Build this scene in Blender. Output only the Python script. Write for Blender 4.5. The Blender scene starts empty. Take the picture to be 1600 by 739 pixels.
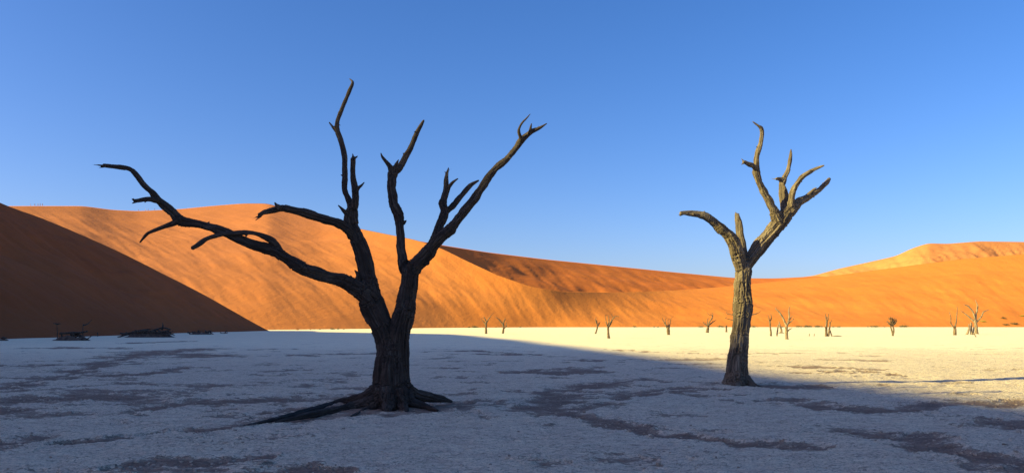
import bpy, math, random
import numpy as np
from mathutils import Vector
S = bpy.context.scene
COL = S.collection
# ------------------------------------------------------------------ camera
F = 1186.0          # focal length in photo pixels (1600 wide)
CX, HY, CH = 800.0, 505.0, 1.7
cam_d = bpy.data.cameras.new('camera'); cam = bpy.data.objects.new('camera', cam_d)
COL.objects.link(cam); S.camera = cam
cam.location = (0, 0, CH); cam.rotation_euler = (math.radians(90), 0, 0)
cam_d.sensor_width = 36; cam_d.lens = F/1600*36
cam_d.shift_y = (HY-369.5)/1600.0
cam_d.clip_start = .05; cam_d.clip_end = 20000
# ------------------------------------------------------------------ light
ELEV, AZ = 23.0, 18.0      # the sun stands left of the view and a little behind the camera
S.world = bpy.data.worlds.new('World'); S.world.use_nodes = True
wn = S.world.node_tree.nodes; wl = S.world.node_tree.links
bg = wn['Background']
sky = wn.new('ShaderNodeTexSky'); sky.sky_type = 'NISHITA'; sky.sun_disc = False
sky.sun_elevation = math.radians(ELEV)
sky.sun_rotation = math.radians(270-AZ)
sky.altitude = 600; sky.air_density = 1.0; sky.dust_density = 2.2; sky.ozone_density = 4.0
tint = wn.new('ShaderNodeMix'); tint.data_type = 'RGBA'; tint.blend_type = 'MULTIPLY'; tint.inputs[0].default_value = 1
hs = wn.new('ShaderNodeHueSaturation'); hs.inputs['Saturation'].default_value = 1.22; wl.new(sky.outputs[0], hs.inputs['Color'])
wl.new(hs.outputs[0], tint.inputs[6]); tint.inputs[7].default_value = (.97, .86, 1.02, 1)
wl.new(tint.outputs[2], bg.inputs[0]); bg.inputs[1].default_value = 0.088
sd = bpy.data.lights.new('sun', 'SUN'); so = bpy.data.objects.new('sun', sd); COL.objects.link(so)
sd.energy = 5.0; sd.angle = math.radians(.5); sd.color = (1.0, .87, .32)
ea, aa = math.radians(ELEV), math.radians(AZ)
SUN = Vector((-math.cos(aa)*math.cos(ea), -math.sin(aa)*math.cos(ea), math.sin(ea)))
so.rotation_euler = SUN.to_track_quat('Z', 'Y').to_euler(); so.location = (0, 0, 80)
vs = S.view_settings
vs.view_transform = 'Standard'; vs.look = 'None'; vs.gamma = 1; vs.use_curve_mapping = False
vs.exposure = 1.17
S.cycles.max_bounces = 6

# ------------------------------------------------------------------ numeric helpers
rng = np.random.RandomState(7); random.seed(7)
_P = rng.permutation(256); _P = np.concatenate([_P, _P, _P])
_G = rng.normal(size=(256, 3)); _G /= np.linalg.norm(_G, axis=1)[:, None]
def noise3(x, y, z):
    x, y, z = np.broadcast_arrays(np.asarray(x, float), np.asarray(y, float), np.asarray(z, float))
    xi, yi, zi = np.floor(x).astype(int), np.floor(y).astype(int), np.floor(z).astype(int)
    xf, yf, zf = x-xi, y-yi, z-zi
    u, v, w = [t*t*t*(t*(t*6-15)+10) for t in (xf, yf, zf)]
    xi &= 255; yi &= 255; zi &= 255
    r = 0
    for dx in (0, 1):
        for dy in (0, 1):
            for dz in (0, 1):
                g = _G[_P[_P[_P[(xi+dx) & 255]+((yi+dy) & 255)]+((zi+dz) & 255)]]
                d = g[..., 0]*(xf-dx)+g[..., 1]*(yf-dy)+g[..., 2]*(zf-dz)
                r = r+d*(u if dx else 1-u)*(v if dy else 1-v)*(w if dz else 1-w)
    return r*1.5
def fbm(x, y, z=0.0, o=4, g=.5, l=2.07):
    r = 0; a = 1
    for i in range(o):
        r = r+a*noise3(np.asarray(x)+i*17.3, np.asarray(y)+i*5.7, np.asarray(z)+i*9.1); a *= g; x = np.asarray(x)*l; y = np.asarray(y)*l; z = np.asarray(z)*l
    return r
def sstep(a, b, x):
    t = np.clip((x-a)/(b-a), 0, 1); return t*t*(3-2*t)
def wp(px, py, Y):           # photo pixel at depth Y -> world
    return ((px-CX)/F*Y, Y, CH+(HY-py)/F*Y)
def gd(py): return CH*F/(py-HY)      # depth of a ground point seen at py
def curve(pts, xs, sm=25):
    p = np.array(pts, float); y = np.interp(xs, p[:, 0], p[:, 1])
    # gaussian smoothing in x
    X = np.linspace(xs.min()-4*sm, xs.max()+4*sm, 3000); Yv = np.interp(X, p[:, 0], p[:, 1])
    d = X[1]-X[0]; k = np.arange(-int(3*sm/d), int(3*sm/d)+1)*d; w = np.exp(-.5*(k/sm)**2); w /= w.sum()
    Ys = np.convolve(np.pad(Yv, len(k)//2, mode='edge'), w, 'valid')
    return np.interp(xs, X, Ys)

# ------------------------------------------------------------------ object helpers
def mesh_np(name, V, Fq, mat, parent=None, smooth=True, attrs=None):
    me = bpy.data.meshes.new(name)
    V = np.asarray(V, np.float32); Fq = np.asarray(Fq, np.int32)
    k = Fq.shape[1]
    me.vertices.add(len(V)); me.vertices.foreach_set('co', V.ravel())
    me.loops.add(Fq.size); me.loops.foreach_set('vertex_index', Fq.ravel())
    me.polygons.add(len(Fq)); me.polygons.foreach_set('loop_start', np.arange(0, Fq.size, k, dtype=np.int32))
    me.update(calc_edges=True)
    me.polygons.foreach_set('use_smooth', np.full(len(Fq), smooth))
    for an, av in (attrs or {}).items():
        av = np.asarray(av, np.float32)
        if av.ndim == 1:
            a = me.attributes.new(an, 'FLOAT', 'POINT'); a.data.foreach_set('value', av)
        else:
            a = me.attributes.new(an, 'FLOAT_VECTOR', 'POINT'); a.data.foreach_set('vector', av.ravel())
    me.materials.append(mat); me.validate()
    o = bpy.data.objects.new(name, me); COL.objects.link(o)
    if parent: o.parent = parent
    return o
def mesh_py(name, V, Fs, mat, parent=None, smooth=True):
    me = bpy.data.meshes.new(name); me.from_pydata([tuple(v) for v in V], [], [tuple(f) for f in Fs])
    if smooth: me.polygons.foreach_set('use_smooth', [True]*len(me.polygons))
    me.materials.append(mat); me.update()
    o = bpy.data.objects.new(name, me); COL.objects.link(o)
    if parent: o.parent = parent
    return o
def tag(o, label=None, cat=None, group=None, kind=None):
    if label: o['label'] = label
    if cat: o['category'] = cat
    if group: o['group'] = group
    if kind: o['kind'] = kind
    return o
def empty(name, loc):
    o = bpy.data.objects.new(name, None); o.location = loc; o.empty_display_size = .2
    COL.objects.link(o); return o
def grid_faces(nr, nc):
    i = np.arange(nr-1)[:, None]*nc+np.arange(nc-1)[None]
    i = i.ravel(); return np.stack([i, i+1, i+nc+1, i+nc], 1)

# ------------------------------------------------------------------ materials
class NT:
    def __init__(s, name):
        m = bpy.data.materials.new(name); m.use_nodes = True; s.m = m; s.n = m.node_tree.nodes; s.l = m.node_tree.links
        s.b = s.n['Principled BSDF']; s.b.inputs['Specular IOR Level'].default_value = .2
    def new(s, t, **k):
        n = s.n.new(t)
        for a, b in k.items(): setattr(n, a, b)
        return n
    def link(s, a, b): s.l.new(a, b)
    def noise(s, vec, scale, detail=5, rough=.55, dist=0):
        n = s.new('ShaderNodeTexNoise'); n.inputs['Scale'].default_value = scale; n.inputs['Detail'].default_value = detail
        n.inputs['Roughness'].default_value = rough; n.inputs['Distortion'].default_value = dist
        if vec is not None: s.link(vec, n.inputs['Vector'])
        return n.outputs['Fac']
    def ramp(s, fac, stops):
        n = s.new('ShaderNodeValToRGB'); e = n.color_ramp.elements
        while len(e) < len(stops): e.new(.5)
        for i, (p, c) in enumerate(stops):
            e[i].position = p; e[i].color = (c[0], c[1], c[2], 1) if not isinstance(c, float) else (c, c, c, 1)
        s.link(fac, n.inputs[0]); return n.outputs[0]
    def mix(s, fac, a, b, mode='MIX'):
        n = s.new('ShaderNodeMix', data_type='RGBA', blend_type=mode)
        for sock, v in ((n.inputs[0], fac), (n.inputs[6], a), (n.inputs[7], b)):
            if isinstance(v, (int, float)): sock.default_value = v
            elif isinstance(v, tuple): sock.default_value = (*v, 1)
            else: s.link(v, sock)
        return n.outputs[2]
    def math(s, op, a, b=0.0, clamp=False):
        n = s.new('ShaderNodeMath', operation=op, use_clamp=clamp)
        for sock, v in ((n.inputs[0], a), (n.inputs[1], b)):
            if isinstance(v, (int, float)): sock.default_value = v
            else: s.link(v, sock)
        return n.outputs[0]
    def bump(s, h, strength, dist, prev=None):
        n = s.new('ShaderNodeBump'); n.inputs['Strength'].default_value = strength; n.inputs['Distance'].default_value = dist
        s.link(h, n.inputs['Height'])
        if prev: s.link(prev, n.inputs['Normal'])
        return n.outputs[0]
    def attr(s, name, out='Fac'):
        n = s.new('ShaderNodeAttribute', attribute_name=name); return n.outputs[out]
    def obj(s):
        n = s.new('ShaderNodeTexCoord'); return n.outputs['Object']
    def mapping(s, vec, scale=(1, 1, 1), rot=(0, 0, 0)):
        n = s.new('ShaderNodeMapping'); n.inputs['Scale'].default_value = scale; n.inputs['Rotation'].default_value = rot
        s.link(vec, n.inputs[0]); return n.outputs[0]

def mat_bark(name, dark, light, pale):
    t = NT(name); v = t.attr('bark', 'Vector')
    ridge = t.noise(v, 22, 6, .62, .4)
    fine = t.noise(v, 75, 4, .6)
    big = t.noise(t.obj(), 2.2, 4, .6)
    c = t.ramp(ridge, [(.34, dark), (.47, light), (.66, pale)])
    c = t.mix(t.ramp(big, [(.42, 0.0), (.62, .7)]), c, tuple(x*.62 for x in light))
    c = t.mix(t.ramp(fine, [(.38, .45), (.55, 0.0)]), c, dark)
    t.link(c, t.b.inputs['Base Color']); t.b.inputs['Roughness'].default_value = .88
    h = t.math('ADD', t.math('MULTIPLY', ridge, 1.0), t.math('MULTIPLY', fine, .35))
    t.link(t.bump(h, .7, .035), t.b.inputs['Normal'])
    return t.m
M_BARK_D = mat_bark('shaded_dead_bark', (.024, .017, .014), (.062, .044, .034), (.13, .10, .078))  # same dead wood as below; shade put into its colour
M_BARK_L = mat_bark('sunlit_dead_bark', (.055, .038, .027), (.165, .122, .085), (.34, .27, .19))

def mat_far(name, a, b):
    t = NT(name); f = t.noise(t.mapping(t.obj(), (1, 1, .25)), 9, 4)
    t.link(t.ramp(f, [(.35, a), (.65, b)]), t.b.inputs['Base Color']); t.b.inputs['Roughness'].default_value = .9
    t.link(t.bump(f, .6, .05), t.b.inputs['Normal']); return t.m
M_FAR = mat_far('weathered_wood', (.07, .047, .029), (.22, .15, .092))
M_FARPALE = mat_far('pale_weathered_wood', (.13, .09, .06), (.32, .235, .15))
M_LOG = mat_far('blackened_wood', (.035, .026, .021), (.12, .09, .07))
M_SHRUB = mat_far('dry_shrub', (.07, .055, .025), (.20, .15, .07))
M_GREEN = mat_far('yellow_green_shrub', (.16, .15, .03), (.42, .36, .07))
M_CLOTH = mat_far('hiking_clothes', (.25, .15, .12), (.42, .30, .24))

def mat_sand(name, a, b, patch, ripple=1.0, red_dim=(.43, .160, .070)):
    t = NT(name); o = t.obj()
    big = t.noise(o, .018, 5, .55, .6)
    sx = t.new('ShaderNodeSeparateXYZ'); t.link(o, sx.inputs[0])
    c = t.mix(t.ramp(big, [(.35, 0.0), (.65, 1.0)]), a, b)
    m2 = t.noise(t.mapping(o, (1, .35, .35), (0, 0, .35)), .11, 6, .6, .8)
    c = t.mix(t.ramp(m2, [(.52, 0.0), (.74, .34 if ripple < 1.1 else .8)]), c, patch)
    g = t.noise(o, 1.4, 6, .65)
    # browner sand toward the west, with dimmer light put into the colour
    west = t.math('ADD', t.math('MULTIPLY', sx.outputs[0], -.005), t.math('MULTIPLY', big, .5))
    c = t.mix(t.ramp(west, [(.25, 0.0), (1.3 if False else 1.0, .75)]), c, red_dim)
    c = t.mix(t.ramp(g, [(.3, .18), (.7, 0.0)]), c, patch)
    t.link(c, t.b.inputs['Base Color']); t.b.inputs['Roughness'].default_value = .95
    t.b.inputs['Specular IOR Level'].default_value = .05
    w = t.noise(t.mapping(o, (1, .30, .30), (0, 0, -.5)), .22, 6, .6, .6)
    n1 = t.bump(w, .17*ripple, 1.4)
    w2 = t.noise(t.mapping(o, (1, .6, .6), (0, 0, .6)), .6, 6, .7, .3)
    t.link(t.bump(w2, .40*ripple, .45, n1), t.b.inputs['Normal'])
    return t.m
M_SAND = mat_sand('orange_sand', (.60, .195, .038), (.65, .222, .044), (.50, .145, .032))
M_SANDDIM = mat_sand('dimmed_sand', (.56, .155, .032), (.62, .18, .036), (.50, .130, .030), .4, (.52, .14, .03))  # sand colour darkened to stand in for weaker sunlight on the distant face
M_SANDFAR = mat_sand('far_orange_sand', (.58, .22, .075), (.62, .25, .085), (.50, .17, .05), .8)
M_SANDSHADE = mat_sand('shaded_sand', (.27, .080, .028), (.42, .130, .044), (.17, .052, .022), 1.6, (.24, .085, .034))  # same sand, with the dune's shade put into a darker colour

def mat_pan():
    t = NT('cracked_clay'); o = t.obj(); soil = t.attr('soil'); rgh = t.attr('rough')
    n1 = t.noise(t.mapping(o, (.75, 1.35, 1)), 2.3, 8, .70, .3)
    n2 = t.noise(t.mapping(o, (.65, 1.6, 1), (0, 0, .12)), 9, 8, .75, .4)
    n3 = t.noise(o, .35, 5, .6)
    crust = t.ramp(n1, [(.32, (.70, .52, .37)), (.50, (.90, .72, .49)), (.68, (.94, .80, .56))])
    crust = t.mix(t.math('MULTIPLY', rgh, t.ramp(n2, [(.38, .34), (.54, 0.0)])), crust, (.50, .36, .26))  # mottle contrast also stands in for relief shading under flat skylight
    crust = t.mix(t.math('MULTIPLY', t.math('SUBTRACT', 1.0, rgh), .7), crust, (.93, .81, .53))
    crust = t.mix(t.ramp(n3, [(.40, .20), (.62, 0.0)]), crust, (.70, .56, .42))
    earth = t.ramp(n2, [(.3, (.13, .070, .045)), (.55, (.30, .19, .13)), (.75, (.50, .36, .25))])
    f = t.math('ADD', soil, t.math('MULTIPLY', t.math('SUBTRACT', n2, .5), 1.5))
    f = t.math('ADD', f, t.math('MULTIPLY', t.math('SUBTRACT', n1, .5), 1.7))
    fac = t.ramp(f, [(.34, 0.0), (.62, .95)])
    vo = t.new('ShaderNodeTexVoronoi', feature='DISTANCE_TO_EDGE'); vo.inputs['Scale'].default_value = 5.5
    wv = t.new('ShaderNodeVectorMath', operation='ADD'); t.link(o, wv.inputs[0])
    nn = t.new('ShaderNodeTexNoise'); nn.inputs['Scale'].default_value = 4; t.link(o, nn.inputs['Vector'])
    sc = t.new('ShaderNodeVectorMath', operation='SCALE'); t.link(nn.outputs['Color'], sc.inputs[0]); sc.inputs['Scale'].default_value = .25
    t.link(sc.outputs[0], wv.inputs[1]); t.link(wv.outputs[0], vo.inputs['Vector'])
    crack = t.ramp(vo.outputs['Distance'], [(.0, 1.0), (.035, 0.0)])
    col = t.mix(fac, crust, earth)
    edge = t.ramp(f, [(.34, 0.0), (.42, .85), (.52, 0.0)])
    col = t.mix(edge, col, (.16, .09, .06))  # dark line paints the small shadows along the eroded ledges
    stk = t.ramp(t.noise(t.mapping(o, (.55, 1.3, 1), (0, 0, .15)), 16, 6, .72, .8), [(.52, 0.0), (.60, .62)])
    stk = t.math('MULTIPLY', stk, rgh)
    col = t.mix(stk, col, (.26, .18, .13))
    speck = t.ramp(t.noise(o, 38, 5, .75), [(.53, 0.0), (.60, .6)])
    speck = t.math('MULTIPLY', speck, rgh)
    col = t.mix(speck, col, (.15, .12, .10))
    col = t.mix(t.math('MULTIPLY', crack, t.ramp(t.noise(o, 1.1, 3), [(.42, 0.0), (.6, .55)])), col, (.14, .11, .09))
    t.link(col, t.b.inputs['Base Color']); t.b.inputs['Roughness'].default_value = .93
    t.b.inputs['Specular IOR Level'].default_value = .08
    h = t.math('ADD', t.math('MULTIPLY', n1, .6), t.math('MULTIPLY', n2, .5))
    h = t.math('SUBTRACT', h, t.math('MULTIPLY', crack, .15))
    t.link(t.bump(t.math('MULTIPLY', h, rgh), 1.0, .09), t.b.inputs['Normal'])
    return t.m
M_PAN = mat_pan()
M_CHIP = mat_far('clay_chip', (.24, .17, .12), (.60, .47, .34))

# ------------------------------------------------------------------ clay pan
# dark earthy patches and eroded steps, traced as strokes on the ground: [(px,py,half width m)...]
STROKES = [
 [(-150, 612, .5), (-20, 606, .5), (60, 592, .35), (130, 577, .5), (190, 560, 1.0), (235, 549, 1.6), (330, 544, 1.0)],
 [(-60, 571, .5), (90, 571, .5), (170, 565, .6), (205, 556, 1.2), (280, 548, 1.2)],
 [(70, 543, 1.6), (130, 543, 1.2), (200, 544, .9)], [(200, 536, .8), (280, 533, 1.4)], [(285, 553, 1.6), (335, 557, 1.2)],
 [(180, 585, .7), (240, 583, .5), (300, 573, .5)], [(100, 602, .25), (180, 598, .35), (215, 600, .3)],
 [(30, 622, .8), (110, 618, 1.0), (190, 622, .7)], [(-60, 640, .6), (20, 640, .5)],
 [(-40, 692, .35), (30, 684, .45), (75, 678, .25)], [(90, 690, .12), (170, 684, .16), (250, 670, .12)],
 [(230, 636, .45), (300, 628, .6), (390, 626, .7), (470, 622, .6), (540, 622, .5)],
 [(330, 668, .3), (420, 657, .5), (520, 641, .8), (614, 640, .9), (670, 634, .7), (740, 628, .5)], [(420, 640, .4), (540, 636, .7)],
 [(150, 735, .15), (240, 725, .30), (330, 722, .35), (400, 715, .2)], [(420, 738, .2), (480, 729, .25), (540, 735, .2)],
 [(410, 545, .7), (440, 545, .7)], [(440, 556, .6), (520, 553, 1.0), (590, 551, .9)],
 [(665, 549, .4), (740, 547, .5), (840, 554, .5), (880, 556, .4)], [(735, 552, .8), (790, 553, .8)], [(880, 561, .5), (930, 563, .5)],
 [(400, 596, .15), (500, 597, .2)],
 [(1120, 598, .3), (1010, 594, .4), (930, 603, .6), (880, 612, .5), (852, 632, .55), (890, 648, .4), (960, 660, .35), (1040, 675, .22), (1110, 684, .2), (1230, 693, .2)],
 [(940, 620, .35), (985, 612, .4), (1060, 606, .4), (1110, 610, .3)], [(900, 638, .4), (930, 632, .4)],
 [(1130, 602, .5), (1200, 604, .5), (1290, 606, .4)], [(1050, 612, .25), (1080, 612, .25)], [(1130, 625, .2), (1200, 628, .3), (1240, 622, .2)],
 [(1280, 632, .5), (1330, 638, .6), (1390, 640, .6), (1450, 632, .5), (1520, 630, .5), (1600, 628, .5)],
 [(1310, 670, .3), (1370, 678, .45), (1430, 690, .35), (1470, 682, .25)], [(1420, 692, .18), (1480, 706, .3), (1560, 722, .4), (1660, 735, .6)],
 [(1540, 652, .45), (1600, 664, .6), (1680, 672, .8)], [(1590, 700, .3), (1640, 706, .4)], [(1190, 692, .15), (1290, 700, .15)],
 [(960, 545, .3), (1020, 549, .3), (1110, 552, .3), (1260, 552, .3)], [(1300, 573, .3), (1390, 576, .25)], [(1250, 581, .2), (1340, 578, .3), (1420, 585, .2)],
]
def soil_mask(X, Y):
    wx = X+.45*fbm(X*.7, Y*.7, 3.1, 3)*np.clip(Y/14, .6, 3); wy = Y+.55*fbm(X*.7, Y*.7, 8.7, 3)*np.clip(Y/14, .6, 3)
    m = np.full(X.shape, -9.0)
    for st in STROKES:
        P = [((p[0]-CX)/F*gd(p[1]), gd(p[1]), p[2]) for p in st]
        for (ax, ay, ar), (bx, by, br) in zip(P[:-1], P[1:]):
            x0, x1 = min(ax, bx)-6, max(ax, bx)+6; y0, y1 = min(ay, by)-6, max(ay, by)+6
            idx = np.where((X > x0) & (X < x1) & (Y > y0) & (Y < y1))
            if not len(idx[0]): continue
            px, py = wx[idx]-ax, wy[idx]-ay; dx, dy = bx-ax, by-ay; L2 = dx*dx+dy*dy+1e-9
            t = np.clip((px*dx+py*dy)/L2, 0, 1); r = ar+(br-ar)*t
            d = np.hypot(px-t*dx, py-t*dy)
            m[idx] = np.maximum(m[idx], 1-d/(r*1.15))
    m = np.clip(m, -1, 1)
    g = fbm(X*.16+40, Y*.16, 1.3, 5, .55)-.52
    near = sstep(60, 20, Y)
    s = sstep(-.75, 1.05, m+.55*fbm(X*1.1, Y*2.4, 5.5, 5, .65)-.05)
    left = sstep(-2, -9, X)*sstep(36, 22, Y)
    g2 = fbm(X*.45+9, Y*.65, 4.1, 5, .6)
    amb = np.maximum(sstep(-.10, .25, g)*near, sstep(-.12+.0*X, .75, g2-.20+.28*left)*.7*sstep(110, 30, Y))
    return np.clip(np.maximum(s, amb), 0, 1)*.80
def build_pan():
    d = np.concatenate([[1.2, 1.7, 2.3, 3.0, 3.8], np.arange(4.4, 240, .58), np.geomspace(241, 1400, 60)])[::-1]
    Yr = CH*F/d
    px = np.concatenate([-np.geomspace(4000, 160, 60), np.arange(-150, 1750, 1.6), 1600+np.geomspace(155, 4000, 60)])
    Y = np.repeat(Yr[:, None], len(px), 1); X = (px-CX)[None]/F*Y
    # keep rows from fanning out endlessly far away
    soil = soil_mask(X, Y)
    cell = Y/F*1.6
    H = .05*fbm(X*.12, Y*.12, 2.2, 3)*sstep(90, 25, Y)
    det = .030*fbm(X*1.1, Y*1.1, 4.4, 4)*sstep(70, 20, Y)+.014*fbm(X*4.5, Y*4.5, 6.4, 4, .6)*sstep(40, 12, Y)
    H = H+det-.055*soil*sstep(140, 40, Y)+.012*soil*fbm(X*6, Y*6, 1.4, 3)*sstep(40, 12, Y)
    # lip along the eroded steps
    H += .03*np.exp(-((soil-.25)/.12)**2)*(fbm(X*1.3, Y*1.3, 9.9, 2) > -.1)*sstep(60, 25, Y)
    # a raised pale hump at the lower right
    hx, hy = (1495-CX)/F*gd(697), gd(697)
    H += .10*np.exp(-(((X-hx)/.8)**2+((Y-hy)/.5)**2))
    for (tx, ty, th, tr) in [(-2.4, 15.15, .07, 1.0), (-3.6, 15.7, .03, .9), (6.1, 20.6, .05, .9)]:      # earth banked against the trunks
        H += th*np.exp(-((X-tx)**2+(Y-ty)**2)/tr**2)*(1+.5*fbm(X*3, Y*3, 7.7, 3))
    rough = .12+.88*sstep(62, 24, Y+5*fbm(X*.1, Y*.1, 6.6, 3))
    V = np.stack([X, Y, H], -1).reshape(-1, 3)
    # loose clay chips lying on the near pan
    rr = np.random.RandomState(21); G = V.reshape(len(Yr), len(px), 3)
    ri = np.where((Yr > 7.5) & (Yr < 30))[0]; ci = np.where((px > -120) & (px < 1720))[0]
    n = 8000; a = rr.choice(ri, n); b = rr.choice(ci, n); keep = rr.uniform(size=n) < .03+.9*soil[a, b]; a, b = a[keep], b[keep]
    P = G[a, b]; n = len(P); sz = rr.uniform(.008, .026, n)*(1+.5*(rr.uniform(size=n) > .93)); th = rr.uniform(0, 6.28, n); CV, CF = [], []
    for k in range(5):
        an = th+k*1.2566+rr.uniform(-.3, .3, n); rd = sz*rr.uniform(.7, 1.2, n)
        CV.append(P+np.stack([rd*np.cos(an), rd*np.sin(an), sz*rr.uniform(.05, .7, n)], 1))
    top = P+np.stack([0*sz, 0*sz, sz*rr.uniform(.5, .9, n)], 1)
    CV = np.stack(CV+[top]+[c-np.array([0, 0, .03]) for c in CV], 1); m = 11
    fl = [(k, (k+1) % 5, 5) for k in range(5)]+[(k, 6+k, 6+(k+1) % 5) for k in range(5)]+[(k, 6+(k+1) % 5, (k+1) % 5) for k in range(5)]
    CF = (np.arange(n)[:, None, None]*m+np.array(fl)[None]).reshape(-1, 3)
    tag(mesh_np('clay_chips', CV.reshape(-1, 3), CF, M_CHIP, smooth=False), kind='stuff')
    o = mesh_np('clay_pan', V, grid_faces(len(Yr), len(px)), M_PAN, attrs={'soil': soil.ravel(), 'rough': rough.ravel()})
    tag(o, kind='structure')
build_pan()
me = bpy.data.meshes.new('ground'); R_ = 9000
me.from_pydata([(-R_, -R_, -.5), (R_, -R_, -.5), (R_, R_, -.5), (-R_, R_, -.5)], [], [(0, 1, 2, 3)]); me.materials.append(M_PAN)
g = bpy.data.objects.new('ground', me); COL.objects.link(g); tag(g, kind='structure')

# ------------------------------------------------------------------ dunes
def far_dune(name, base, crest, cdepth, mat, x0, x1, nx, nv=150, prof=1.25, gul=.3, und=1.2, sm=14, back=300, bz=-.6, conv=.0):
    xs = np.linspace(x0, x1, nx)
    Yb, yc, Yc = curve(base, xs, 30), curve(crest, xs, sm), curve(cdepth, xs, 40)
    Zc = CH+(HY-yc)/F*Yc
    v = np.concatenate([np.linspace(0, 1, nv), 1+np.linspace(.01, 1, 30)**1.3])
    Vv = v[:, None]; t = np.clip(Vv, 0, 1)
    Y = Yb+(Yc-Yb)*t+np.clip(Vv-1, 0, 9)*back
    p = (1-conv)*t**prof+conv*np.sin(t*math.pi/2)
    Z = bz+(Zc-bz)*p
    X = (xs-CX)[None]/F*Y
    bk = np.clip(Vv-1, 0, 9); Z = Z-(Zc-bz+20)*(1-np.exp(-2.2*bk))
    win = np.sin(np.clip(t, 0, 1)*math.pi)**.7*(Vv < 1)
    along = (xs-CX)[None]/F*Yc.mean()
    Z = Z+win*und*fbm(X/70, Y/70, 1.7, 3)
    # slump gullies running down the face
    gl = fbm((along+.28*(Y-Yb))/13, Y/95, 3.3, 4, .6)
    Z = Z+win*gul*gl*1.0
    Z = Z+win*.10*gul*fbm(X/2.5, Y/6, 4.3, 2)
    V = np.stack([np.broadcast_to(X, Z.shape), np.broadcast_to(Y, Z.shape), Z], -1).reshape(-1, 3)
    o = mesh_np(name, V, grid_faces(len(v), nx), mat); tag(o, kind='structure'); return o
BASE = [(-600, 120), (0, 148), (200, 165), (430, 193), (560, 225), (700, 285), (850, 325), (1200, 335), (1600, 335), (2400, 340)]
far_dune('sand_dune', BASE,
  [(-600, 300), (0, 322), (40, 322), (130, 322), (175, 328), (215, 330), (280, 327), (330, 322), (380, 318), (420, 318), (455, 330), (500, 345), (565, 358), (650, 375), (690, 388), (730, 408), (780, 431), (830, 448), (880, 456), (960, 457), (1050, 454), (1120, 449), (1200, 441), (1300, 431), (1400, 418), (1500, 405), (1600, 397), (1800, 384), (2400, 380)],
  [(-600, 380), (0, 480), (200, 620), (400, 760), (440, 730), (500, 630), (565, 550), (690, 455), (750, 405), (800, 375), (860, 375), (920, 410), (1000, 470), (1100, 560), (1300, 600), (1600, 580), (2400, 520)],
  M_SAND, -600, 2400, 1100, 190, 1.18, .34, 1.5, sm=7, back=160)
far_dune('distant_dune', [(300, 400), (600, 440), (700, 480), (1000, 660), (1300, 860), (2400, 900)],
  [(300, 350), (560, 362), (640, 374), (690, 383), (760, 394), (850, 405), (950, 415), (1050, 425), (1150, 434.5), (1210, 435), (1270, 432), (1400, 432), (2400, 440)],
  [(300, 560), (600, 640), (690, 700), (850, 930), (1150, 1350), (1400, 1400), (2400, 1400)],
  M_SANDDIM, 300, 2400, 500, 90, 1.0, .7, 3.0, sm=9, back=300)
far_dune('high_dune', [(1100, 1100), (1300, 1150), (2600, 1200)],
  [(1100, 450), (1270, 431), (1310, 420), (1360, 409), (1400, 400), (1425, 388), (1450, 380), (1480, 381), (1530, 377), (1600, 378), (1750, 384), (2000, 400), (2600, 430)],
  [(1100, 1500), (1300, 1550), (1450, 1500), (1600, 1600), (2600, 1700)],
  M_SANDFAR, 1100, 2600, 420, 110, 1.0, 4.0, 9.0, sm=5, back=500)

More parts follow.
